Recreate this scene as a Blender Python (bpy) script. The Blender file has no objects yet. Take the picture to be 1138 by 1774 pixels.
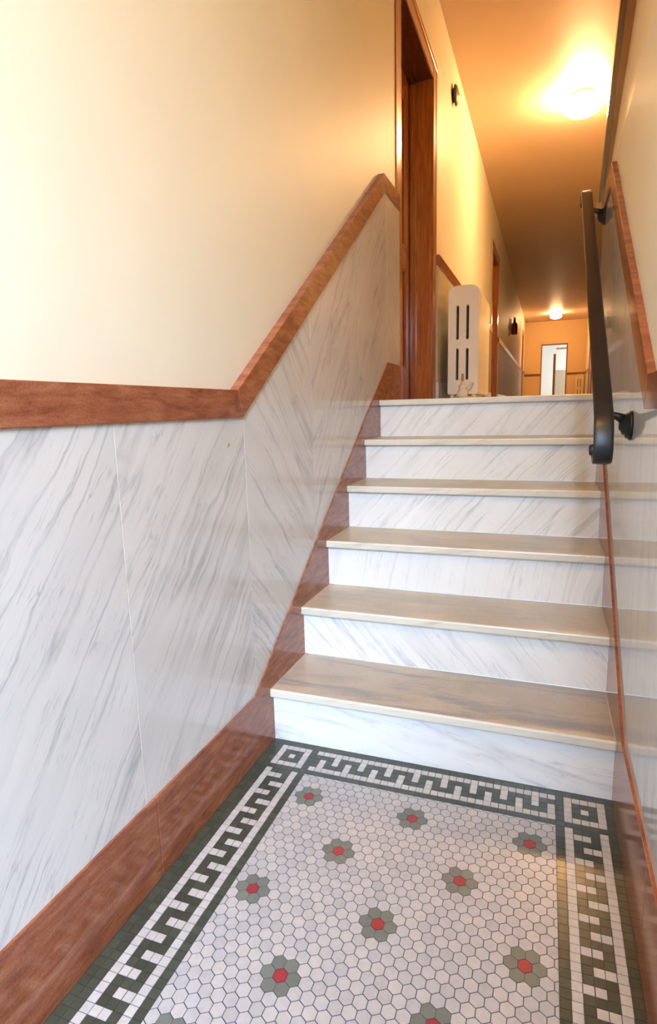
import bpy, bmesh, math, random
from mathutils import Vector, Matrix
random.seed(7)
C = bpy.context.scene.collection
S = bpy.context.scene
PI = math.pi

# ------------------------------------------------------------------ camera
cam_d = bpy.data.cameras.new('camera')
cam = bpy.data.objects.new('camera', cam_d)
C.objects.link(cam)
r = Vector((0.93864187, 0.34393907, -0.02563897))
u = Vector((-0.03557042, 0.17048096, 0.98471874))
f = Vector((-0.3430542, 0.92338625, -0.17225462))
m = Matrix((r, u, -f)).transposed().to_4x4()
m.translation = Vector((0.78531868, -1.56737986, 1.04139944))
cam.matrix_world = m
cam_d.sensor_fit = 'VERTICAL'
cam_d.sensor_height = 24.0
cam_d.lens = 24.0 * 1016.0 / 1774.0
cam_d.clip_start = 0.02
cam_d.clip_end = 100
S.camera = cam

# ------------------------------------------------------------------ world, lights, exposure
S.view_settings.view_transform = 'Standard'
S.view_settings.look = 'None'
S.view_settings.gamma = 1.0
S.view_settings.use_curve_mapping = False
S.view_settings.exposure = 0.15
w = bpy.data.worlds.new('world')
S.world = w
w.use_nodes = True
w.node_tree.nodes['Background'].inputs[0].default_value = (0.62, 0.78, 1.0, 1)
w.node_tree.nodes['Background'].inputs[1].default_value = 1.2


def area_light(name, loc, rot, sx, sy, power, col):
    ld = bpy.data.lights.new(name, 'AREA')
    ld.shape = 'RECTANGLE'
    ld.size = sx
    ld.size_y = sy
    ld.energy = power
    ld.color = col
    o = bpy.data.objects.new(name, ld)
    o.location = loc
    o.rotation_euler = rot
    C.objects.link(o)
    return o


ENTRY_POWER = 760
area_light('entrance_daylight', (1.55, -4.6, 2.9), (math.radians(70), 0, math.radians(16)), 1.7, 1.5, ENTRY_POWER, (0.54, 0.73, 1.0))
area_light('far_window_daylight', (2.15, 22.7, 2.2), (0, PI / 2, 0), 2.0, 2.2, 34, (0.95, 0.97, 1.0))
LAMP1 = 185.0
LAMP3 = 68.0
LAMP2 = 110.0
LAMP_COL = (1.0, 0.59, 0.26)

# ------------------------------------------------------------------ material helpers


class NT:
    def __init__(s, name):
        s.m = bpy.data.materials.new(name)
        s.m.use_nodes = True
        s.t = s.m.node_tree
        s.b = s.t.nodes['Principled BSDF']

    def n(s, typ, **kw):
        x = s.t.nodes.new(typ)
        for k, v in kw.items():
            if hasattr(x, k):
                setattr(x, k, v)
            else:
                x.inputs[k.replace('_', ' ')].default_value = v
        return x

    def l(s, a, b):
        s.t.links.new(a, b)

    def setp(s, **kw):
        for k, v in kw.items():
            s.b.inputs[k.replace('_', ' ')].default_value = v

    def coords(s, rot=(0, 0, 0), scale=(1, 1, 1), loc=(0, 0, 0)):
        tc = s.n('ShaderNodeTexCoord')
        mp = s.n('ShaderNodeMapping')
        mp.inputs['Rotation'].default_value = rot
        mp.inputs['Scale'].default_value = scale
        mp.inputs['Location'].default_value = loc
        s.l(tc.outputs['Object'], mp.inputs[0])
        return mp.outputs[0]

    def noise(s, vec, scale, detail=4, rough=0.55, dist=0.0):
        x = s.n('ShaderNodeTexNoise')
        x.inputs['Scale'].default_value = scale
        x.inputs['Detail'].default_value = detail
        x.inputs['Roughness'].default_value = rough
        x.inputs['Distortion'].default_value = dist
        s.l(vec, x.inputs['Vector'])
        return x.outputs['Fac']

    def ramp(s, fac, stops, interp='LINEAR'):
        x = s.n('ShaderNodeValToRGB')
        x.color_ramp.interpolation = interp
        els = x.color_ramp.elements
        while len(els) < len(stops):
            els.new(0.5)
        for e, (p, c) in zip(els, stops):
            e.position = p
            e.color = (*c, 1) if len(c) == 3 else c
        s.l(fac, x.inputs[0])
        return x.outputs[0]

    def mix(s, fac, a, b, mode='MIX'):
        x = s.n('ShaderNodeMix', data_type='RGBA', blend_type=mode)
        for i, v in ((0, fac), (6, a), (7, b)):
            if hasattr(v, 'is_linked') or isinstance(v, bpy.types.NodeSocket):
                s.l(v, x.inputs[i])
            elif i == 0:
                x.inputs[i].default_value = v
            else:
                x.inputs[i].default_value = (*v, 1)
        return x.outputs[2]

    def math(s, op, a, b=0.0):
        x = s.n('ShaderNodeMath', operation=op)
        for i, v in enumerate((a, b)):
            if isinstance(v, bpy.types.NodeSocket):
                s.l(v, x.inputs[i])
            else:
                x.inputs[i].default_value = v
        return x.outputs[0]

    def bump(s, h, strength=0.1, dist=0.01):
        x = s.n('ShaderNodeBump')
        x.inputs['Strength'].default_value = strength
        x.inputs['Distance'].default_value = dist
        s.l(h, x.inputs['Height'])
        s.l(x.outputs[0], s.b.inputs['Normal'])


def plain(name, col, rough=0.5, metal=0.0, var=0.08, scale=6.0, coat=0.0):
    t = NT(name)
    v = t.noise(t.coords(), scale, 5)
    d = tuple(c * (1 - var) for c in col)
    e = tuple(min(1, c * (1 + var)) for c in col)
    t.l(t.ramp(v, [(0.3, d), (0.7, e)]), t.b.inputs['Base Color'])
    t.setp(Roughness=rough, Metallic=metal)
    if coat:
        t.b.inputs['Coat Weight'].default_value = coat
        t.b.inputs['Coat Roughness'].default_value = 0.1
    return t.m


def marble(name, plane, angle, rough=0.12, base=(0.70, 0.675, 0.64), seed=0.0, amount=1.0, along=1.1, fine=1.0):
    """white marble with grey veins running at `angle` degrees above the horizontal axis of the plane."""
    t = NT(name)
    a = math.radians(angle)
    # rotate so the vein direction lies on the local horizontal axis
    if plane == 'yz':
        rot, sc = (-a, 0, 0), (1.0, along, 17.0 * fine)
    elif plane == 'xz':
        rot, sc = (0, a, 0), (along, 1.0, 17.0 * fine)
    else:
        rot, sc = (0, 0, -a), (along, 17.0 * fine, 1.0)
    vec = t.coords(rot, (1, 1, 1), (seed, seed * 0.7, seed * 1.3))
    # warp slightly, then stretch
    wob = t.n('ShaderNodeTexNoise')
    wob.inputs['Scale'].default_value = 7.0
    wob.inputs['Detail'].default_value = 5
    t.l(vec, wob.inputs['Vector'])
    vm = t.n('ShaderNodeVectorMath', operation='MULTIPLY_ADD')
    t.l(wob.outputs['Color'], vm.inputs[0])
    vm.inputs[1].default_value = (0.035, 0.035, 0.035)
    t.l(vec, vm.inputs[2])
    sm = t.n('ShaderNodeVectorMath', operation='MULTIPLY')
    t.l(vm.outputs[0], sm.inputs[0])
    sm.inputs[1].default_value = sc
    v1 = t.noise(sm.outputs[0], 0.75, 3, 0.5)
    v2 = t.noise(sm.outputs[0], 1.6, 4, 0.55)
    v3 = t.noise(sm.outputs[0], 3.6, 4, 0.6)
    d1 = t.math('ABSOLUTE', t.math('SUBTRACT', v1, 0.5))
    d2 = t.math('ABSOLUTE', t.math('SUBTRACT', v2, 0.48))
    d3 = t.math('ABSOLUTE', t.math('SUBTRACT', v3, 0.45))
    l1 = t.ramp(d1, [(0.0, (1, 1, 1)), (0.006, (0.6, 0.6, 0.6)), (0.035, (0, 0, 0))])
    l2 = t.ramp(d2, [(0.0, (1, 1, 1)), (0.012, (0, 0, 0))])
    l3 = t.ramp(d3, [(0.0, (1, 1, 1)), (0.014, (0, 0, 0))])
    mask = t.ramp(t.noise(vec, 4.0, 4, 0.6), [(0.36, (0.12, 0.12, 0.12)), (0.60, (1, 1, 1))])
    mask2 = t.ramp(t.noise(vec, 8.0, 4, 0.6), [(0.42, (0, 0, 0)), (0.62, (1, 1, 1))])
    cloud = t.ramp(t.noise(sm.outputs[0], 0.5, 5), [(0.42, (0, 0, 0)), (0.75, (1, 1, 1))])
    grey = (base[0] * 0.46, base[1] * 0.48, base[2] * 0.51)
    pale = tuple(c * 0.86 for c in base)
    c0 = t.mix(t.math('MULTIPLY', cloud, 0.8 * amount), base, pale)
    c0 = t.mix(t.math('MULTIPLY', t.math('MULTIPLY', l3, mask2), 0.45 * amount), c0, grey)
    c1 = t.mix(t.math('MULTIPLY', t.math('MULTIPLY', l1, mask), 0.66 * amount), c0, grey)
    c2 = t.mix(t.math('MULTIPLY', t.math('MULTIPLY', l2, mask2), 0.62 * amount), c1, grey)
    t.l(c2, t.b.inputs['Base Color'])
    t.setp(Roughness=rough)
    t.b.inputs['Specular IOR Level'].default_value = 0.5
    return t.m


def red_marble(name, horiz='y'):
    t = NT(name)
    sc = (1.0, 3.5, 16.0)
    v = t.noise(t.coords(scale=sc), 3.0, 7, 0.65, 0.4)
    g = t.noise(t.coords(), 260, 3)
    a = t.ramp(v, [(0.28, (0.19, 0.054, 0.028)), (0.5, (0.32, 0.102, 0.046)), (0.72, (0.44, 0.175, 0.085))])
    b = t.ramp(g, [(0.35, (0.75, 0.75, 0.78)), (0.65, (1.15, 1.12, 1.08))])
    t.l(t.mix(0.7, a, b, 'MULTIPLY'), t.b.inputs['Base Color'])
    t.setp(Roughness=0.16)
    return t.m


def wood(name, dark, light, axis='z', rough=0.22):
    t = NT(name)
    sc = {'z': (22, 22, 1.2), 'y': (22, 1.2, 22), 'x': (1.2, 22, 22)}[axis]
    v = t.noise(t.coords(scale=sc), 2.2, 7, 0.65, 0.8)
    v2 = t.noise(t.coords(scale=tuple(s * 3 for s in sc)), 3.5, 5, 0.6)
    a = t.ramp(v, [(0.3, dark), (0.68, light)])
    b = t.ramp(v2, [(0.35, (0.6, 0.55, 0.5)), (0.6, (1, 1, 1))])
    t.l(t.mix(0.5, a, b, 'MULTIPLY'), t.b.inputs['Base Color'])
    t.setp(Roughness=rough)
    t.b.inputs['Coat Weight'].default_value = 0.35
    t.b.inputs['Coat Roughness'].default_value = 0.15
    return t.m


def island_tint(name, col, var, rough=0.28, alt=None):
    t = NT(name)
    g = t.n('ShaderNodeNewGeometry')
    a = tuple(c * (1 - var) for c in col)
    b = alt or tuple(min(1, c * (1 + var)) for c in col)
    c = t.ramp(g.outputs['Random Per Island'], [(0.0, a), (0.55, col), (1.0, b)])
    n = t.ramp(t.noise(t.coords(), 55, 5, 0.65), [(0.3, (0.84, 0.83, 0.82)), (0.6, (1, 1, 1))])
    t.l(t.mix(0.8, c, n, 'MULTIPLY'), t.b.inputs['Base Color'])
    t.setp(Roughness=rough)
    return t.m


def plaster(name, col, rough=0.42):
    t = NT(name)
    v = t.noise(t.coords(), 2.5, 6)
    t.l(t.ramp(v, [(0.3, tuple(c * 0.96 for c in col)), (0.7, col)]), t.b.inputs['Base Color'])
    t.setp(Roughness=rough)
    t.bump(t.noise(t.coords(), 9, 4), 0.12, 0.01)
    return t.m


def emit(name, col, strength):
    t = NT(name)
    t.setp(Roughness=0.4)
    t.b.inputs['Base Color'].default_value = (0.9, 0.88, 0.8, 1)
    t.b.inputs['Emission Color'].default_value = (*col, 1)
    t.b.inputs['Emission Strength'].default_value = strength
    return t.m


M = {}
M['plaster'] = plaster('cream_plaster', (0.86, 0.79, 0.62), 0.48)
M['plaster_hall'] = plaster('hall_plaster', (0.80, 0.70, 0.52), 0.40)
M['end_wall'] = plaster('end_wall_paint', (0.78, 0.55, 0.28), 0.5)
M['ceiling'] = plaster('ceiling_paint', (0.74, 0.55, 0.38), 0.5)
M['white_paint'] = plaster('white_room_paint', (0.86, 0.86, 0.82), 0.6)
M['mL'] = marble('white_marble_rising_veins', 'yz', 47, seed=1.3)
M['mR'] = marble('white_marble_falling_veins', 'yz', -46, seed=4.7)
M['mS'] = marble('white_marble_steep_veins', 'yz', 50, seed=8.1)
M['mRW'] = marble('grey_marble_upright_veins', 'yz', 87, seed=2.2, amount=0.5, base=(0.62, 0.60, 0.56), rough=0.05)
M['riser'] = marble('riser_marble_rising', 'xz', 50, seed=3.3, base=(0.86, 0.845, 0.81), rough=0.13, amount=0.95, fine=1.45)
M['riser2'] = marble('riser_marble_falling', 'xz', -48, seed=6.3, base=(0.86, 0.845, 0.81), rough=0.15, amount=0.95, fine=1.45)
M['riser3'] = marble('riser_marble_plain', 'xz', 78, seed=9.3, base=(0.86, 0.845, 0.81), rough=0.15, amount=0.6, fine=1.3)
M['riser1'] = marble('riser_marble_blotched', 'xz', -12, seed=1.1, base=(0.86, 0.845, 0.81), rough=0.15, amount=0.8, fine=0.4)
M['riser4'] = marble('riser_marble_rising_pale', 'xz', 46, seed=11.3, base=(0.86, 0.845, 0.81), rough=0.1, amount=0.85, fine=1.45)
M['riser5'] = marble('riser_marble_rising_soft', 'xz', 50, seed=13.9, base=(0.86, 0.845, 0.81), rough=0.1, amount=0.85, fine=1.45)
M['nosing'] = marble('nosing_marble', 'xz', 12, seed=5.3, base=(0.76, 0.70, 0.58), rough=0.25, amount=0.6)
M['base_marble'] = marble('baseboard_marble', 'yz', 20, seed=2.3, base=(0.70, 0.69, 0.66), rough=0.10, amount=0.6)
M['hall_marble'] = marble('hall_wainscot_marble', 'yz', 84, seed=6.6, base=(0.52, 0.46, 0.30), rough=0.4, amount=0.5)
M['red'] = red_marble('red_brown_marble')
M['seam'] = plain('cream_seam_filler', (0.72, 0.62, 0.42), 0.6)
M['oak'] = wood('varnished_oak', (0.27, 0.072, 0.012), (0.58, 0.20, 0.03))
M['oak_h'] = wood('varnished_oak_horizontal', (0.27, 0.072, 0.012), (0.58, 0.20, 0.03), 'y')
M['shaded_wood'] = wood('shade_darkened_wood', (0.045, 0.012, 0.005), (0.13, 0.035, 0.012))  # colour darkened for faces turned away from the hall lamp
M['brown_paint'] = plain('brown_varnish', (0.20, 0.065, 0.02), 0.3)
M['black'] = plain('black_handrail_paint', (0.012, 0.012, 0.014), 0.33, 0.0, 0.3, 30)
M['iron'] = plain('black_iron', (0.012, 0.012, 0.014), 0.38, 0.3, 0.3)
M['grout'] = plain('blue_grey_grout', (0.05, 0.062, 0.078), 0.8)
M['hex'] = island_tint('white_hexagon_tile', (0.475, 0.455, 0.465), 0.09, 0.3, (0.52, 0.485, 0.465))
M['sq'] = island_tint('white_square_tile', (0.54, 0.505, 0.49), 0.07, 0.3)
M['green'] = island_tint('dark_green_tile', (0.060, 0.066, 0.048), 0.15, 0.25)
M['petal'] = island_tint('grey_green_tile', (0.17, 0.185, 0.165), 0.10, 0.3)
M['redtile'] = island_tint('red_tile', (0.34, 0.035, 0.045), 0.12, 0.3)
M['radiator'] = plain('cream_radiator_enamel', (0.94, 0.90, 0.74), 0.35, 0, 0.05)
M['radiator_orange'] = plain('buff_radiator_enamel', (0.74, 0.58, 0.34), 0.4, 0, 0.05)
M['gap_shade'] = plain('radiator_gap_shade', (0.05, 0.045, 0.04), 0.8)  # shade between radiator sections, given as a dark colour
M['brass'] = plain('worn_brass', (0.55, 0.38, 0.14), 0.3, 0.9, 0.15)
M['hall_floor'] = marble('hall_floor_marble', 'xy', 30, seed=7.3, base=(0.62, 0.55, 0.45), rough=0.2, amount=0.5)
M['ext_red'] = plain('red_brown_enamel', (0.22, 0.035, 0.015), 0.3)
M['gong'] = plain('dark_grey_bell_enamel', (0.05, 0.048, 0.045), 0.45)
M['lamp1'] = emit('lamp_glass_near', LAMP_COL, LAMP1)
M['lamp2'] = emit('lamp_glass_far', LAMP_COL, LAMP2)
M['lamp3'] = emit('lamp_glass_entrance', (1.0, 0.70, 0.27), LAMP3)
M['blind'] = plain('pale_green_blind', (0.60, 0.66, 0.50), 0.6)
M['sill'] = plain('white_frame_paint', (0.8, 0.8, 0.76), 0.45)


def worn_tread(name, seed, streak, tan):
    t = NT(name)
    vec = t.coords((0, 0, -0.5), (1, 1, 1), (seed, 0, 0))
    sm = t.coords((0, 0, -0.9), (2.0, 14, 1), (seed, seed, 0))
    v = t.noise(vec, 3.2, 6, 0.6, 0.5)
    s1 = t.noise(sm, 1.3, 6, 0.65, 0.6)
    c = t.ramp(v, [(0.3, tuple(x * 0.80 for x in tan)), (0.5, tan), (0.72, tuple(min(1, x * 1.18) for x in tan))])
    k = t.ramp(s1, [(0.47, (0, 0, 0)), (0.60, (1, 1, 1))])
    c2 = t.mix(t.math('MULTIPLY', k, streak), c, (0.26, 0.26, 0.29))
    g = t.ramp(t.noise(t.coords(), 120, 3), [(0.3, (0.88, 0.86, 0.84)), (0.7, (1.05, 1.04, 1.02))])
    t.l(t.mix(0.6, c2, g, 'MULTIPLY'), t.b.inputs['Base Color'])
    t.setp(Roughness=0.32)
    return t.m


TREADS = [worn_tread('worn_tread_marble_%s' % n, i * 3.7 + 1, s, tn) for i, (n, s, tn) in enumerate((
    ('streaked', 0.75, (0.50, 0.42, 0.33)), ('tan', 0.3, (0.54, 0.46, 0.34)), ('buff', 0.25, (0.55, 0.46, 0.31)),
    ('ochre', 0.2, (0.54, 0.44, 0.27)), ('amber', 0.2, (0.54, 0.43, 0.25)), ('landing', 0.2, (0.56, 0.46, 0.29))))]

# ------------------------------------------------------------------ mesh helpers


def link(name, bm, mats, parent=None, smooth=False):
    bmesh.ops.recalc_face_normals(bm, faces=bm.faces)
    me = bpy.data.meshes.new(name)
    bm.to_mesh(me)
    bm.free()
    if not isinstance(mats, (list, tuple)):
        mats = [mats]
    for x in mats:
        me.materials.append(x)
    if smooth:
        for p in me.polygons:
            p.use_smooth = True
    o = bpy.data.objects.new(name, me)
    C.objects.link(o)
    if parent:
        o.parent = parent
    return o


def struct(o):
    o['kind'] = 'structure'
    return o


def empty(name, loc=(0, 0, 0), rz=0.0):
    o = bpy.data.objects.new(name, None)
    o.location = loc
    o.rotation_euler = (0, 0, rz)
    o.empty_display_size = 0.1
    C.objects.link(o)
    return o


def tag(o, label, cat, group=None):
    o['label'] = label
    o['category'] = cat
    if group:
        o['group'] = group
    return o


def box(bm, x0, x1, y0, y1, z0, z1, bevel=0.0, mi=0):
    vs = [bm.verts.new((x, y, z)) for x in (x0, x1) for y in (y0, y1) for z in (z0, z1)]
    idx = [(0, 1, 3, 2), (4, 6, 7, 5), (0, 4, 5, 1), (2, 3, 7, 6), (0, 2, 6, 4), (1, 5, 7, 3)]
    fs = [bm.faces.new([vs[i] for i in q]) for q in idx]
    for q in fs:
        q.material_index = mi
    if bevel:
        es = list({e for q in fs for e in q.edges})
        rr = bmesh.ops.bevel(bm, geom=es, offset=bevel, segments=2, affect='EDGES', profile=0.5)
        for q in rr['faces']:
            q.material_index = mi
    return fs


def prism_x(bm, poly, x0, x1, bevel=0.0):
    """poly: (y, z) points; extruded from x0 to x1."""
    a = [bm.verts.new((x0, y, z)) for y, z in poly]
    b = [bm.verts.new((x1, y, z)) for y, z in poly]
    fs = [bm.faces.new(a), bm.faces.new(b[::-1])]
    n = len(poly)
    for i in range(n):
        j = (i + 1) % n
        fs.append(bm.faces.new((a[i], b[i], b[j], a[j])))
    if bevel:
        es = list({e for q in fs for e in q.edges})
        bmesh.ops.bevel(bm, geom=es, offset=bevel, segments=2, affect='EDGES', profile=0.5)
    return fs


def prism_y(bm, poly, y0, y1):
    a = [bm.verts.new((x, y0, z)) for x, z in poly]
    b = [bm.verts.new((x, y1, z)) for x, z in poly]
    bm.faces.new(a)
    bm.faces.new(b[::-1])
    n = len(poly)
    for i in range(n):
        j = (i + 1) % n
        bm.faces.new((a[i], b[i], b[j], a[j]))


def tube(bm, pts, rads, seg=16, caps=True):
    pts = [Vector(p) for p in pts]
    rings = []
    for i, p in enumerate(pts):
        d = (pts[min(i + 1, len(pts) - 1)] - pts[max(i - 1, 0)]).normalized()
        up = Vector((0, 0, 1)) if abs(d.z) < 0.9 else Vector((1, 0, 0))
        a = d.cross(up).normalized()
        b = d.cross(a).normalized()
        rr = rads[i] if isinstance(rads, (list, tuple)) else rads
        rings.append([bm.verts.new(p + rr * (math.cos(2 * PI * k / seg) * a + math.sin(2 * PI * k / seg) * b)) for k in range(seg)])
    for i in range(len(rings) - 1):
        for k in range(seg):
            q = (k + 1) % seg
            bm.faces.new((rings[i][k], rings[i][q], rings[i + 1][q], rings[i + 1][k]))
    if caps:
        bm.faces.new(rings[0][::-1])
        bm.faces.new(rings[-1])


def lathe(bm, prof, c, axis='x', seg=32):
    """prof: (distance along axis, radius)."""
    c = Vector(c)
    rings = []
    for d, rr in prof:
        ring = []
        for k in range(seg):
            a = 2 * PI * k / seg
            if axis == 'x':
                v = Vector((d, rr * math.cos(a), rr * math.sin(a)))
            elif axis == 'y':
                v = Vector((rr * math.cos(a), d, rr * math.sin(a)))
            else:
                v = Vector((rr * math.cos(a), rr * math.sin(a), d))
            ring.append(bm.verts.new(c + v))
        rings.append(ring)
    for i in range(len(rings) - 1):
        for k in range(seg):
            q = (k + 1) % seg
            bm.faces.new((rings[i][k], rings[i][q], rings[i + 1][q], rings[i + 1][k]))
    bm.faces.new(rings[0][::-1])
    bm.faces.new(rings[-1])


def interp(pts, y):
    for (a, za), (b, zb) in zip(pts, pts[1:]):
        if y <= b:
            return za + (zb - za) * (y - a) / (b - a)
    return pts[-1][1]


# ------------------------------------------------------------------ dimensions
H, T, N = 0.18, 0.2672, 0.0235
XR = 0.984
LAND = 6 * H
YF = -2.45           # front (entrance) wall
CEIL = 3.86
HALL_R = 1.97
YEND = 21.0
LEND = 1.79          # far end of the left wainscot
REND = 1.48          # far end of the right wall
RT = [(-3, 1.100), (-0.129, 1.100), (1.456, 2.172), (9, 2.172)]      # rail top edge, left
RB = [(-3, 1.025), (-0.110, 1.025), (1.475, 2.093), (9, 2.093)]      # rail bottom edge, left
BT = [(-3, 0.200), (-0.118, 0.200), (1.494, 1.276), (9, 1.276)]      # skirting top edge, left
PL = -0.028          # plaster face, left
PR = 1.002           # plaster face, right

# ------------------------------------------------------------------ tiled floor


def floor_tiles():
    p = 0.02006
    x0, y0 = 0.0412, -0.0258
    bm = bmesh.new()
    gm = 0.0011
    zt, zb = 0.0, -0.0025

    def tile(pts, mi):
        t_ = [bm.verts.new((x, y, zt)) for x, y in pts]
        b_ = [bm.verts.new((x, y, zb)) for x, y in pts]
        q = bm.faces.new(t_)
        q.material_index = mi
        for i in range(len(pts)):
            j = (i + 1) % len(pts)
            s = bm.faces.new((t_[i], b_[i], b_[j], t_[j]))
            s.material_index = mi

    def sq(i, j, white):
        g = gm * 0.75 if white else gm * 0.45
        xa, xb = x0 + i * p + g / 1.0, x0 + (i + 1) * p - g / 1.0
        ya, yb = y0 - j * p - g, y0 - (j + 1) * p + g
        xa, xb = max(xa, 0.0), min(xb, XR)
        ya, yb = min(ya, -0.0005), yb
        if xb <= xa or ya <= yb:
            return
        jx = random.uniform(-.0004, .0004)
        tile([(xa + jx, yb), (xb + jx, yb), (xb + jx, ya), (xa + jx, ya)], 1 if white else 2)

    nrow = int((y0 - YF) / p)
    for j in range(-2, nrow):
        for i in range(-3, 48):
            if j >= 6 and 6 <= i <= 39:
                continue
            wht = False
            if 0 <= j <= 4:
                k = i if i <= 4 else i - 41
                if (0 <= i <= 4) or (41 <= i <= 45):
                    wht = j in (0, 4) or k in (0, 4) or (j == 2 and k == 2)
                elif 6 <= i <= 39:
                    c = i - 6
                    wht = j in (0, 4) or (j in (1, 2) and c % 4 == 3) or (j in (2, 3) and c % 4 == 1)
            elif j >= 6:
                q = (j - 6) % 4
                if 0 <= i <= 4:
                    wht = i in (0, 4) or (i in (1, 2) and q == 1) or (i in (2, 3) and q == 3)
                elif 41 <= i <= 45:
                    k = i - 41
                    wht = k in (0, 4) or (k in (1, 2) and q == 1) or (k in (2, 3) and q == 3)
            sq(i, j, wht)
    # hexagons
    hx0, hx1 = x0 + 6 * p + gm * 0.5, x0 + 40 * p - gm * 0.5
    hy1 = y0 - 6 * p - gm * 0.5
    ph = 0.2862 / 11
    rh = 0.1655 / 7
    fx, fy = 0.2115, -0.2355

    def clip(pts, ax, val, keep_less):
        out = []
        for i in range(len(pts)):
            a, b = pts[i], pts[(i + 1) % len(pts)]
            ia = (a[ax] <= val) if keep_less else (a[ax] >= val)
            ib = (b[ax] <= val) if keep_less else (b[ax] >= val)
            if ia:
                out.append(a)
            if ia != ib:
                s = (val - a[ax]) / (b[ax] - a[ax])
                out.append((a[0] + s * (b[0] - a[0]), a[1] + s * (b[1] - a[1])))
        return out

    centres = set()
    for a in range(-2, 6):
        for b in range(-2, 12):
            # flower lattice: (2a) full steps or offset rows
            centres.add((a * 22, -b * 14))
            centres.add((a * 22 + 11, -b * 14 - 7))
    rad = ph / math.sqrt(3) - gm * 0.85
    for row in range(-6, 100):
        cy = fy - row * rh
        for c2 in range(-20, 60):
            if (c2 + row) % 2:
                continue
            cx = fx + c2 * ph / 2
            mi = 0
            if (c2, -row) in centres:
                mi = 4
            else:
                for dx, dy in ((2, 0), (-2, 0), (1, 1), (-1, 1), (1, -1), (-1, -1)):
                    if (c2 + dx, -row + dy) in centres:
                        mi = 3
            rr = rad * (1.0 if mi in (0, 4) else 1.03)
            pts = [(cx + rr * math.cos(PI / 6 + k * PI / 3), cy + rr * math.sin(PI / 6 + k * PI / 3) * 1.03) for k in range(6)]
            if max(q[0] for q in pts) < hx0 or min(q[0] for q in pts) > hx1 or min(q[1] for q in pts) > hy1 or cy < YF:
                continue
            pts = clip(pts, 0, hx0, False)
            pts = clip(pts, 0, hx1, True) if pts else pts
            pts = clip(pts, 1, hy1, True) if pts else pts
            if len(pts) < 3:
                continue
            ar = abs(sum(pts[i][0] * pts[(i + 1) % len(pts)][1] - pts[(i + 1) % len(pts)][0] * pts[i][1] for i in range(len(pts)))) / 2
            if ar < 2e-5:
                continue
            tile(pts, mi)
    return bm


fl = empty('floor')
struct(fl)
bm = bmesh.new()
box(bm, -0.30, 1.30, YF - 0.1, 0.0, -0.20, -0.0011)
link('grout_bed', bm, M['grout'], fl)
link('mosaic_tiles', floor_tiles(), [M['hex'], M['sq'], M['green'], M['petal'], M['redtile']], fl)

bm = bmesh.new()
box(bm, -0.30, HALL_R + 0.2, 5 * T + 0.26, 26.0, LAND - 0.2, LAND)
struct(link('floor_hall', bm, M['hall_floor']))

# ------------------------------------------------------------------ staircase
stairs = empty('marble_staircase', (0, 0, 0))
tag(stairs, 'flight of six white veined marble steps with worn tan treads rising to the hallway', 'staircase')
RM = ['riser1', 'riser2', 'riser3', 'riser', 'riser4', 'riser5']
for k in range(6):
    bm = bmesh.new()
    box(bm, -0.002, XR + 0.002, k * T, k * T + 0.03, k * H, (k + 1) * H - 0.0285)
    link('riser', bm, M[RM[k]], stairs)
    bm = bmesh.new()
    y1 = (k + 1) * T + 0.0
    if k == 5:
        y1 = 5 * T + 0.26
    box(bm, -0.002, XR + 0.002, k * T - N, y1, (k + 1) * H - 0.028, (k + 1) * H, 0.005, 1)
    for q in bm.faces:
        if q.calc_center_median().z > (k + 1) * H - 0.0005:
            q.material_index = 0
    link('tread', bm, [TREADS[k], M['nosing']], stairs)

# ------------------------------------------------------------------ left wall
wl = empty('wall_left')
struct(wl)
D1 = (1.93, 2.91, 3.27)     # door openings: y0, y1, head
D2 = (7.83, 8.80, 3.27)
D3 = (18.75, 19.70, 3.27)
bm = bmesh.new()
ys = YF - 0.1
for d in (D1, D2, D3):
    box(bm, -0.34, PL, ys, d[0], -0.2, CEIL)
    box(bm, -0.34, PL, d[0], d[1], d[2], CEIL)
    ys = d[1]
box(bm, -0.34, PL, ys, YEND + 0.1, -0.2, CEIL)
link('plaster', bm, M['plaster'], wl)

MARB_L = -0.0055
seams = [YF, -1.70, -1.16, -0.63, -0.10, 0.42, 1.0, 1.50, LEND]
pm = ['mR', 'mL', 'mS', 'mL', 'mR', 'mS', 'mL', 'mR']


def panel_poly(y0, y1, top, bot, dt=0.03, db=0.03):
    yy = sorted({y0, y1} | {y for y, _ in top if y0 < y < y1} | {y for y, _ in bot if y0 < y < y1})
    return [(y, interp(bot, y) - db) for y in yy] + [(y, interp(top, y) + dt) for y in reversed(yy)]


for i in range(len(seams) - 1):
    bm = bmesh.new()
    prism_x(bm, panel_poly(seams[i] + 0.0012, seams[i + 1] - (0.0012 if i < len(seams) - 2 else 0), RB, BT), PL - 0.001, MARB_L)
    link('marble_panel', bm, M[pm[i]], wl)
bm = bmesh.new()
for s in seams[1:-1]:
    prism_x(bm, panel_poly(s - 0.002, s + 0.002, RB, BT), PL - 0.001, MARB_L - 0.001)
link('seam_filler', bm, M['seam'], wl)
bm = bmesh.new()
lathe(bm, [(0, 0.006), (0.001, 0.004)], (MARB_L, -0.19, 0.955), 'x', 10)
link('yellow_spot', bm, plain('yellow_wax_spot', (0.6, 0.4, 0.05), 0.5), wl)
bm = bmesh.new()
lathe(bm, [(0, 0.004), (0.0012, 0.0035), (0.0012, 0.001)], (PL, -0.885, 1.683), 'x', 9)
lathe(bm, [(0, 0.0025), (0.001, 0.0015)], (PL, -0.880, 1.690), 'x', 7)
link('wall_chip', bm, M['gong'], wl)


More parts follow.
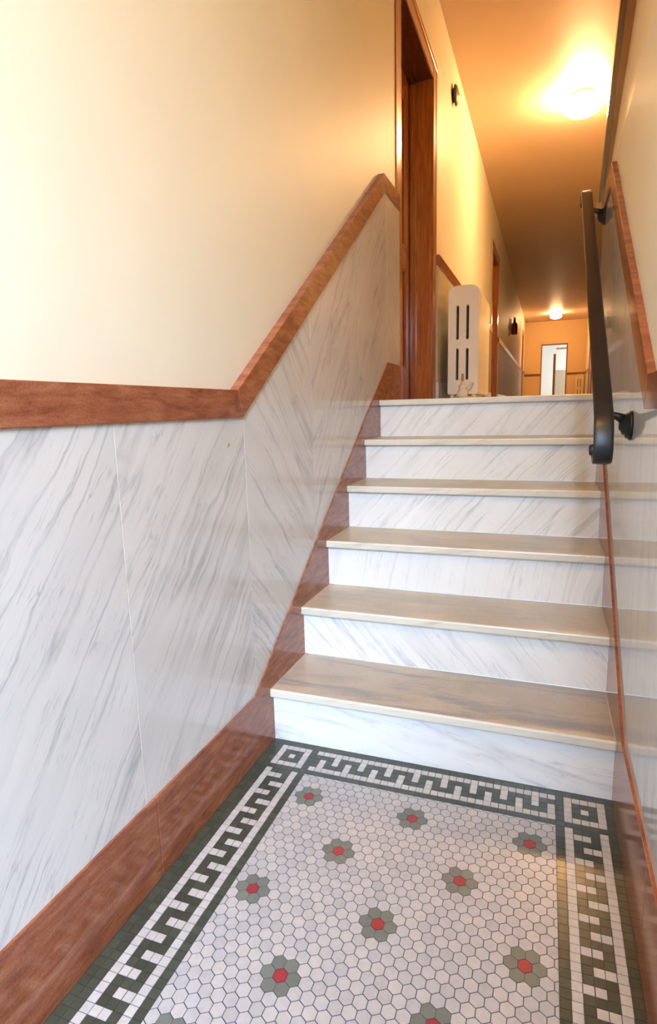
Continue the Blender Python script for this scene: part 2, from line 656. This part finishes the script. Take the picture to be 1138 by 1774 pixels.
def strip(top, bot, y0, y1, x0, x1, cuts=(), mat=None, name='trim_1', bevel=0.0015, mitre=0.0):
    o = empty(name)
    struct(o)
    ks = [y0] + list(cuts) + [y1]
    for a, b in zip(ks, ks[1:]):
        # a, b may be (y_top, y_bottom) mitre pairs
        at, ab = a if isinstance(a, tuple) else (a, a)
        bt, bb = b if isinstance(b, tuple) else (b, b)
        g = 0.0006
        tp = [(y, z) for y, z in top if at < y < bt]
        bo = [(y, z) for y, z in bot if ab < y < bb]
        poly = [(ab + g, interp(bot, ab))] + bo + [(bb - g, interp(bot, bb)), (bt - g, interp(top, bt))] + tp[::-1] + [(at + g, interp(top, at))]
        bm = bmesh.new()
        prism_x(bm, poly, x0, x1, bevel)
        link('stone_length', bm, mat or M['red'], o)
    return o


strip(RT, RB, YF, LEND, PL - 0.002, 0.0, cuts=[(-0.129, -0.110), (1.456, 1.475)], name='trim_1')
GB = [(-3, -0.001), (0.03, -0.001), (1.345, 0.79), (1.3451, LAND - 0.002), (9, LAND - 0.002)]
strip(BT, GB, YF, LEND, PL - 0.002, 0.0, cuts=[-0.60, (1.30, 1.345)], name='baseboard_left')

# hallway wainscot on the left wall
hw = empty('trim_2')
struct(hw)
for a, b in ((3.06, 7.68), (8.95, 18.6), (19.85, YEND)):
    bm = bmesh.new()
    box(bm, PL - 0.002, -0.012, a, b, LAND + 0.14, 2.08)
    link('wainscot', bm, M['hall_marble'], hw)
    bm = bmesh.new()
    box(bm, PL - 0.002, -0.002, a, b, 2.075, 2.155, 0.002)
    link('chair_rail', bm, M['red'], hw)
    bm = bmesh.new()
    box(bm, PL - 0.002, -0.004, a, b, LAND, LAND + 0.145, 0.002)
    link('base', bm, M['base_marble'], hw)

# ------------------------------------------------------------------ right wall (its upper plaster leans back a little)


def xw(z):
    return PR + max(0.0, z - 1.98) * 0.105


RTr = [(-3, 1.100), (-0.129, 1.100), (1.10, 1.945), (9, 1.945)]
RBr = [(-3, 1.025), (-0.110, 1.025), (1.12, 1.865), (9, 1.865)]
BTr = [(-3, 0.222), (-0.104, 0.222), (1.494, 1.300), (9, 1.300)]
wr = empty('wall_right')
struct(wr)
bm = bmesh.new()
prism_y(bm, [(PR, -0.2), (xw(1.98), 1.98), (xw(CEIL), CEIL), (1.35, CEIL), (1.35, -0.2)], YF - 0.1, REND)
link('plaster', bm, M['plaster'], wr)
MARB_R = XR + 0.007
rse = [YF, -1.6, -1.0, -0.4, 0.2, 0.85, REND]
for a, b in zip(rse, rse[1:]):
    bm = bmesh.new()
    prism_x(bm, panel_poly(a + 0.0006, b - 0.0006 if b != REND else b, RBr, BTr), MARB_R, PR + 0.001)
    link('marble_panel', bm, M['mRW'], wr)
strip(RTr, RBr, YF, REND, XR, PR + 0.002, cuts=[(-0.129, -0.110), (1.10, 1.12)], name='trim_3')
strip(BTr, GB, YF, REND, XR, PR + 0.002, cuts=[-0.5], name='baseboard_right')

# wooden corner casing where the right wall ends; post's shade is in its colour
tc = empty('trim_4')
struct(tc)


def lean_prism(bm, bottom, top, y0, y1):
    """bottom/top: (xa, xb, z)."""
    xa, xb, z0 = bottom
    xc, xd, z1 = top
    prism_y(bm, [(xa, z0), (xb, z0), (xd, z1), (xc, z1)], y0, y1)


def lx(x0, z0, x1, z1, z):
    return x0 + (x1 - x0) * (z - z0) / (z1 - z0)


bm = bmesh.new()
lean_prism(bm, (0.966, 0.991, 1.915), (lx(0.966, 1.91, 1.016, 2.71, CEIL), lx(0.991, 1.91, 1.043, 2.71, CEIL), CEIL), REND + 0.002, REND + 0.10)
link('corner_post', bm, M['shaded_wood'], tc)
bm = bmesh.new()
lean_prism(bm, (0.991, 1.006, 1.95), (lx(0.991, 1.91, 1.043, 2.71, CEIL), lx(1.008, 1.98, 1.075, 2.69, CEIL), CEIL), REND - 0.012, REND + 0.06)
link('casing_board', bm, M['brown_paint'], tc)

# hallway right wall and the return behind the staircase wall
bm = bmesh.new()
box(bm, HALL_R, HALL_R + 0.2, REND - 0.2, YEND + 0.1, LAND - 0.1, CEIL)
box(bm, 1.36, HALL_R + 0.1, REND - 0.2, REND - 0.02, LAND - 0.1, CEIL)
wh = link('wall_hall_right', bm, M['plaster_hall'])
struct(wh)
hr = empty('trim_5')
struct(hr)
bm = bmesh.new()
box(bm, HALL_R - 0.02, HALL_R + 0.001, REND, YEND, 2.02, 2.10, 0.002)
link('chair_rail', bm, M['red'], hr)
bm = bmesh.new()
box(bm, HALL_R - 0.012, HALL_R + 0.001, REND, YEND, LAND + 0.12, 2.03)
link('wainscot', bm, M['hall_marble'], hr)
bm = bmesh.new()
box(bm, HALL_R - 0.02, HALL_R + 0.001, REND, YEND, LAND, LAND + 0.13, 0.002)
link('base', bm, M['base_marble'], hr)

# ------------------------------------------------------------------ ceiling
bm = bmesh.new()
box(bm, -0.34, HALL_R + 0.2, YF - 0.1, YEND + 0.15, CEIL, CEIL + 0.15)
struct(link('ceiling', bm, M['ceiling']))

# ------------------------------------------------------------------ doors on the left wall


def door_left(name, d, detail=True):
    y0, y1, zh = d
    o = empty(name, (0, 0, 0))
    struct(o)
    cw, cx = 0.132, PL + 0.007
    for a, b in ((y0 - cw, y0), (y1, y1 + cw)):
        bm = bmesh.new()
        box(bm, PL - 0.002, cx - 0.003, a, b, LAND, zh + 0.12)
        e = (b - 0.035, b) if a > y0 else (a, a + 0.035)
        box(bm, PL - 0.002, cx, e[0], e[1], LAND, zh + 0.12, 0.004)
        e = (a, a + 0.02) if a > y0 else (b - 0.02, b)
        box(bm, PL - 0.002, cx - 0.002, e[0], e[1], LAND, zh, 0.003)
        link('casing_board', bm, M['oak'], o)
    bm = bmesh.new()
    box(bm, PL - 0.002, cx - 0.005, y0 - 0.001, y1 + 0.001, zh, zh + 0.12)
    box(bm, PL - 0.002, cx + 0.001, y0 - cw, y1 + cw, zh + 0.085, zh + 0.122, 0.004)
    link('head_casing', bm, M['oak_h'], o)
    xd = -0.19
    for ys_, sgn in ((y0, 1), (y1, -1)):
        bm = bmesh.new()
        a, b = sorted((ys_, ys_ + sgn * 0.012))
        box(bm, -0.25, cx - 0.008, a, b, LAND, zh)
        a, b = sorted((ys_, ys_ + sgn * 0.03))
        box(bm, -0.185, -0.145, a, b, LAND, zh, 0.003)
        link('jamb', bm, M['oak'], o)
    bm = bmesh.new()
    box(bm, -0.25, cx - 0.008, y0, y1, zh - 0.012, zh)
    box(bm, -0.185, -0.145, y0, y1, zh - 0.03, zh)
    link('head_jamb', bm, M['shaded_wood'], o)  # shade under the head put into a darker wood colour
    # leaf: stiles, rails, recessed panels with mouldings
    lf = empty('leaf')
    lf.parent = o
    bm = bmesh.new()
    st, x0, x1 = 0.13, xd - 0.045, xd
    ya, yb = y0 + 0.014, y1 - 0.014
    box(bm, x0, x1, ya, ya + st, LAND + 0.01, zh - 0.014, 0.003)
    box(bm, x0, x1, yb - st, yb, LAND + 0.01, zh - 0.014, 0.003)
    for za, zb in ((LAND + 0.01, LAND + 0.24), (LAND + 0.92, LAND + 1.07), (zh - 0.16, zh - 0.014)):
        box(bm, x0, x1, ya + st, yb - st, za, zb, 0.003)
    link('frame', bm, M['oak'], lf)
    for za, zb in ((LAND + 0.24, LAND + 0.92), (LAND + 1.07, zh - 0.16)):
        bm = bmesh.new()
        box(bm, x0 + 0.012, x1 - 0.016, ya + st, yb - st, za, zb)
        for (p, q, rr, s) in ((ya + st, yb - st, za, za + 0.018), (ya + st, yb - st, zb - 0.018, zb), (ya + st, ya + st + 0.018, za, zb), (yb - st - 0.018, yb - st, za, zb)):
            box(bm, x1 - 0.018, x1 - 0.004, p, q, rr, s, 0.004)
        link('panel', bm, M['oak'], lf)
    bm = bmesh.new()
    lathe(bm, [(0, 0.026), (0.006, 0.026), (0.010, 0.012), (0.035, 0.011), (0.042, 0.024), (0.058, 0.027), (0.068, 0.018), (0.070, 0.004)], (xd, ya + 0.065, LAND + 0.98), 'x', 20)
    link('door_knob', bm, M['brass'], o, True)
    return o


door_left('door_1', D1)
door_left('door_2', D2)
door_left('door_3', D3)

# far door on the right hallway wall
dr = empty('door_4')
struct(dr)
for a, b in ((17.2, 17.36), (18.3, 18.46)):
    bm = bmesh.new()
    box(bm, HALL_R - 0.035, HALL_R + 0.01, a, b, LAND, 3.25, 0.003)
    link('casing_board', bm, M['oak'], dr)
bm = bmesh.new()
box(bm, HALL_R - 0.035, HALL_R + 0.01, 17.2, 18.46, 3.25, 3.38, 0.003)
link('head_casing', bm, M['oak_h'], dr)
bm = bmesh.new()
box(bm, HALL_R - 0.022, HALL_R + 0.005, 17.36, 18.3, LAND, 3.25, 0.003)
link('leaf', bm, M['oak'], dr)

# ------------------------------------------------------------------ end wall, doorway, bright room behind
EX0, EX1, EZ = 0.56, 1.36, 3.06
bm = bmesh.new()
box(bm, -0.34, EX0, YEND, YEND + 0.14, LAND - 0.1, CEIL)
box(bm, EX1, HALL_R + 0.2, YEND, YEND + 0.14, LAND - 0.1, CEIL)
box(bm, EX0, EX1, YEND, YEND + 0.14, EZ, CEIL)
struct(link('wall_end', bm, M['end_wall']))
er = empty('trim_6')
struct(er)
for a, b in ((PL, EX0 - 0.03), (EX1 + 0.03, HALL_R)):
    bm = bmesh.new()
    box(bm, a, b, YEND - 0.018, YEND + 0.001, 2.02, 2.09, 0.003)
    link('chair_rail', bm, M['brown_paint'], er)
    bm = bmesh.new()
    box(bm, a, b, YEND - 0.018, YEND + 0.001, LAND, LAND + 0.10, 0.003)
    link('base', bm, M['brown_paint'], er)
de = empty('door_5')
struct(de)
for a, b in ((EX0 - 0.03, EX0), (EX1, EX1 + 0.03)):
    bm = bmesh.new()
    box(bm, a, b, YEND - 0.02, YEND + 0.15, LAND, EZ + 0.03, 0.003)
    link('jamb', bm, M['brown_paint'], de)
bm = bmesh.new()
box(bm, EX0, EX1, YEND - 0.02, YEND + 0.15, EZ, EZ + 0.03, 0.003)
link('head_jamb', bm, M['brown_paint'], de)
bm = bmesh.new()
box(bm, 0.945, 1.025, YEND + 0.45, YEND + 0.49, LAND, 2.78, 0.003)
link('mullion', bm, M['brown_paint'], de)

bm = bmesh.new()
box(bm, -0.4, 0.0, YEND + 0.14, 26, LAND, CEIL)
box(bm, 2.2, 2.6, YEND + 0.14, 26, LAND, CEIL)
box(bm, -0.4, 2.6, YEND + 0.14, 26, CEIL - 0.3, CEIL)
struct(link('wall_far_room', bm, M['white_paint']))
bm = bmesh.new()
box(bm, 0.0, 2.2, 24.0, 24.15, LAND, CEIL - 0.3)
struct(link('wall_back', bm, M['white_paint']))
bl = empty('window_blind', (1.2, YEND + 0.6, LAND))
tag(bl, 'pale green slatted blind in the bright doorway at the hall end', 'blind')
bm = bmesh.new()
n = 26
for i in range(n):
    z = 0.06 + i * 0.042
    box(bm, -0.17, 0.28, -0.012, 0.012, z, z + 0.028)
o = link('slats', bm, M['blind'], bl)
bm = bmesh.new()
box(bm, -0.17, 0.28, -0.015, 0.015, 1.86, 1.92)
for x in (-0.14, 0.25):
    tube(bm, [(x, 0, 0.05), (x, 0, 1.88)], 0.002, 6)
link('headrail', bm, M['sill'], bl)

# ------------------------------------------------------------------ front (entrance) wall behind the viewpoint
bm = bmesh.new()
box(bm, -0.34, 0.04, YF - 0.12, YF, -0.2, CEIL)
box(bm, 0.96, 1.36, YF - 0.12, YF, -0.2, CEIL)
box(bm, 0.04, 0.96, YF - 0.12, YF, 2.50, CEIL)
struct(link('wall_front', bm, M['plaster']))
dfm = empty('door_6')
struct(dfm)
bm = bmesh.new()
box(bm, 0.04, 0.08, YF - 0.10, YF + 0.02, 0, 2.50, 0.003)
box(bm, 0.92, 0.96, YF - 0.10, YF + 0.02, 0, 2.50, 0.003)
box(bm, 0.04, 0.96, YF - 0.10, YF + 0.02, 2.46, 2.50, 0.003)
link('door_frame', bm, M['oak'], dfm)

# ------------------------------------------------------------------ handrail
hd = empty('handrail', (0, 0, 0))
tag(hd, 'black flat handrail with curled ends fixed along the right marble wall', 'handrail')


def band(bm, path, xc, half, th):
    """rounded flat bar swept along a (y, z) path."""
    P = [Vector((0, a, b)) for a, b in path]
    rings = []
    for i, p in enumerate(P):
        d = (P[min(i + 1, len(P) - 1)] - P[max(i - 1, 0)]).normalized()
        nrm = Vector((0, -d.z, d.y))
        ring = []
        for k in range(20):
            a = 2 * PI * k / 20
            cx, sx = math.cos(a), math.sin(a)
            ex = math.copysign(abs(cx) ** 0.35, cx) * half
            en = math.copysign(abs(sx) ** 0.55, sx) * th / 2
            ring.append(bm.verts.new(p + Vector((xc + ex, 0, 0)) + nrm * en))
        rings.append(ring)
    for i in range(len(rings) - 1):
        for k in range(20):
            q = (k + 1) % 20
            bm.faces.new((rings[i][k], rings[i][q], rings[i + 1][q], rings[i + 1][k]))
    bm.faces.new(rings[0][::-1])
    bm.faces.new(rings[-1])


sl = 0.655


def zr(y):
    return 1.040 + (y - 0.07) * sl


XH = 0.917
path = []
# lower curl (spiral) : centre of curl
c0 = Vector((0.035, 0.925))
for k in range(0, 15):
    a = math.radians(20 - 16 * k)           # from inside of the curl outwards
    rr = 0.016 + 0.0016 * k
    path.append((c0.x + rr * math.cos(a), c0.y + rr * math.sin(a)))
low = path[-1]
path += [(0.005, 0.972), (0.022, 1.003), (0.055, zr(0.055) - 0.004), (0.10, zr(0.10))]
for k in range(1, 12):
    y = 0.10 + (1.40 - 0.10) * k / 11
    path.append((y, zr(y)))
path += [(1.45, zr(1.45)), (1.485, zr(1.485) - 0.001), (1.505, zr(1.505) - 0.010), (1.512, zr(1.51) - 0.03), (1.505, zr(1.5) - 0.05), (1.49, zr(1.49) - 0.06)]
bm = bmesh.new()
band(bm, path, XH, 0.0225, 0.015)
link('rail', bm, M['black'], hd, True)
bm = bmesh.new()
lathe(bm, [(-0.030, 0.004), (-0.029, 0.012), (-0.024, 0.015), (0.024, 0.015)], (XH, c0.x, c0.y), 'x', 18)
link('scroll_end', bm, M['black'], hd, True)
for (by, bz) in ((0.125, 0.985), (1.385, 1.835)):
    br = empty('bracket')
    br.parent = hd
    bm = bmesh.new()
    lathe(bm, [(0.0, 0.034), (-0.006, 0.034), (-0.009, 0.030), (-0.014, 0.029), (-0.017, 0.022), (-0.023, 0.020), (-0.026, 0.012), (-0.030, 0.010)], (MARB_R, by, bz - 0.004), 'x', 28)
    for v in bm.verts:
        v.co.z = (v.co.z - bz) * 1.1 + bz
    link('wall_plate', bm, M['iron'], br, True)
    bm = bmesh.new()
    zt = zr(by) - 0.008
    tube(bm, [(MARB_R - 0.015, by, bz + 0.010), (MARB_R - 0.035, by, bz + 0.020), (XH + 0.022, by, bz + 0.026), (XH, by, bz + 0.034), (XH, by, max(zt, bz + 0.05))], [0.014, 0.010, 0.008, 0.008, 0.010], 12)
    link('arm', bm, M['iron'], br, True)

# ------------------------------------------------------------------ radiators


def radiator_section(w, h, th, z0=0.0):
    """one cast section in the x-z plane with two columns of two slots."""
    cu = bpy.data.curves.new('tmp', 'CURVE')
    cu.dimensions = '2D'
    cu.fill_mode = 'BOTH'
    cu.extrude = th / 2 - 0.005
    cu.bevel_depth = 0.005
    cu.bevel_resolution = 2

    def spl(pts):
        s = cu.splines.new('POLY')
        s.points.add(len(pts) - 1)
        for p, q in zip(s.points, pts):
            p.co = (q[0], q[1], 0, 1)
        s.use_cyclic_u = True
    out = []
    i = 0.005
    for (cx, cz, rx, rz, a0) in ((w - 0.012 - i, 0.012 + i, 0.012, 0.012, -90), (w - 0.075 - i, h - 0.045 - i, 0.075, 0.045, 0), (0.075 + i, h - 0.045 - i, 0.075, 0.045, 90), (0.012 + i, 0.012 + i, 0.012, 0.012, 180)):
        for k in range(9):
            a = math.radians(a0 + 90 * k / 8)
            out.append((cx + rx * math.cos(a), cz + rz * math.sin(a)))
    spl(out)
    for cx in (0.31 * w, 0.63 * w):
        for za, zb in ((0.13 * h, 0.435 * h), (0.505 * h, 0.825 * h)):
            hw_ = 0.0145
            pts = []
            for k in range(7):
                a = math.radians(180 * k / 6)
                pts.append((cx + hw_ * math.cos(a), zb - hw_ + hw_ * math.sin(a)))
            for k in range(7):
                a = math.radians(180 + 180 * k / 6)
                pts.append((cx + hw_ * math.cos(a), za + hw_ + hw_ * math.sin(a)))
            spl(pts[::-1])
    ob = bpy.data.objects.new('tmp', cu)
    C.objects.link(ob)
    dg = bpy.context.evaluated_depsgraph_get()
    me = bpy.data.meshes.new_from_object(ob.evaluated_get(dg))
    bpy.data.objects.remove(ob)
    bm = bmesh.new()
    bm.from_mesh(me)
    for v in bm.verts:
        x, y, z = v.co
        v.co = (x, z, y + z0)
    bmesh.ops.remove_doubles(bm, verts=bm.verts, dist=1e-5)
    return bm


def radiator(name, loc, w, h, nsec, pitch, mat, rz=0.0):
    o = empty(name, loc, rz)
    bm = radiator_section(w, h - 0.05, pitch * 0.86, 0.05)
    first = link('section', bm, mat, o)
    first.location = (0, pitch / 2, 0)
    for i in range(1, nsec):
        c = first.copy()
        C.objects.link(c)
        c.parent = o
        c.location = (0, pitch * (i + 0.5), 0)
    bm = bmesh.new()
    for x in (0.16 * w, 0.47 * w, 0.80 * w):
        for z in (0.09, h - 0.07):
            tube(bm, [(x, 0.01, z), (x, nsec * pitch - 0.01, z)], 0.018, 12)
    box(bm, 0.03 * w, 0.97 * w, pitch * 0.9, nsec * pitch - pitch * 0.5, 0.10, h - 0.10)  # dark block added to fill the gaps with shade
    link('tubes_and_gap_shade', bm, M['gap_shade'], o)
    for y in (pitch / 2, (nsec - 0.5) * pitch):
        for x in (0.15 * w, 0.85 * w):
            bm = bmesh.new()
            tube(bm, [(x, y, 0), (x, y, 0.02), (x, y, 0.07)], [0.022, 0.016, 0.020], 14)
            link('foot', bm, mat, o, True)
    return o


ra = radiator('radiator', (0.045, 3.18, LAND), 0.235, 0.865, 12, 0.072, M['radiator'])
tag(ra, 'cream cast iron radiator with slotted end section beside the oak door', 'radiator')
bm = bmesh.new()
lathe(bm, [(0.012, 0.012), (0.018, 0.026), (0.035, 0.040), (0.055, 0.043), (0.075, 0.040), (0.090, 0.028), (0.098, 0.022), (0.105, 0.030), (0.118, 0.030), (0.124, 0.016), (0.15, 0.013)], (0.125, -0.055, 0.0), 'z', 24)
tube(bm, [(0.125, -0.055, 0.06), (0.125, 0.02, 0.06)], 0.016, 12)
tube(bm, [(0.125, -0.055, 0.06), (0.18, -0.03, 0.10), (0.195, 0.01, 0.13)], 0.010, 10)
link('valve', bm, M['radiator'], ra, True)
bm = bmesh.new()
tube(bm, [(0.125, -0.055, 0.145), (0.125, -0.055, 0.17), (0.125, -0.055, 0.205)], [0.008, 0.010, 0.007], 10)
link('valve_stem', bm, M['brass'], ra, True)

rb = radiator('radiator', (1.66, YEND - 0.42, LAND), 0.28, 0.93, 4, 0.08, M['radiator_orange'])
tag(rb, 'small buff radiator standing against the orange wall at the far hall end', 'radiator')

# ------------------------------------------------------------------ bell, extinguisher, ceiling lights
be = empty('alarm_bell', (PL, 3.80, 3.545))
tag(be, 'small round dark grey alarm bell high on the hall wall past the oak door', 'bell')
bm = bmesh.new()
lathe(bm, [(0, 0.05), (0.02, 0.05), (0.024, 0.03), (0.03, 0.02)], (0, 0, 0), 'x', 24)
link('bell_base', bm, M['iron'], be, True)
bm = bmesh.new()
lathe(bm, [(0.018, 0.076), (0.024, 0.078), (0.034, 0.070), (0.043, 0.048), (0.047, 0.022), (0.050, 0.010), (0.053, 0.009)], (0, 0, 0), 'x', 32)
link('gong', bm, M['gong'], be, True)

fe = empty('fire_extinguisher', (PL + 0.075, 12.6, 2.58))
tag(fe, 'red brown fire extinguisher hanging on the left hall wall beyond the second door', 'fire extinguisher')
bm = bmesh.new()
lathe(bm, [(0, 0.058), (0.01, 0.066), (0.20, 0.066), (0.24, 0.05), (0.26, 0.025), (0.29, 0.02)], (0, 0, 0), 'z', 24)
link('cylinder', bm, M['ext_red'], fe, True)
bm = bmesh.new()
box(bm, -0.02, 0.02, -0.07, 0.05, 0.29, 0.31, 0.004)
box(bm, -0.012, 0.012, -0.09, 0.02, 0.325, 0.34, 0.004)
lathe(bm, [(0.27, 0.028), (0.33, 0.024), (0.37, 0.012)], (0, 0, 0), 'z', 14)
link('valve_head', bm, M['iron'], fe)
bm = bmesh.new()
tube(bm, [(0, -0.04, 0.30), (0.02, -0.09, 0.24), (0.03, -0.085, 0.12), (0.03, -0.08, 0.04)], 0.010, 10)
link('hose', bm, M['iron'], fe, True)
bm = bmesh.new()
box(bm, -0.075, -0.055, -0.05, 0.05, 0.02, 0.33)
link('wall_bracket', bm, M['brown_paint'], fe)


def ceiling_light(loc, mat, label, rad):
    o = empty('ceiling_light', loc)
    tag(o, label, 'light fixture', 'hall ceiling lights')
    bm = bmesh.new()
    lathe(bm, [(0, rad * 0.55), (-0.02, rad * 0.55), (-0.035, rad * 0.42), (-0.04, rad * 0.40)], (0, 0, 0), 'z', 32)
    link('canopy', bm, M['brass'], o, True)
    bm = bmesh.new()
    prof = []
    for k in range(13):
        a = math.radians(-62 + 152 * k / 12)
        prof.append((-0.04 - rad * 0.42 - rad * 0.50 * math.sin(a), rad * math.cos(a) + 0.0005))
    lathe(bm, prof, (0, 0, 0), 'z', 40)
    link('glass_shade', bm, mat, o, True)
    return o


ceiling_light((1.0, 4.9, CEIL), M['lamp1'], 'glowing round ceiling light over the near part of the hall', 0.17)
ceiling_light((0.95, 19.0, CEIL), M['lamp2'], 'glowing round ceiling light near the far end of the hall', 0.17)
ceiling_light((0.5, -1.75, CEIL), M['lamp3'], 'glowing round ceiling light above the tiled entrance floor nearest the street door', 0.17)
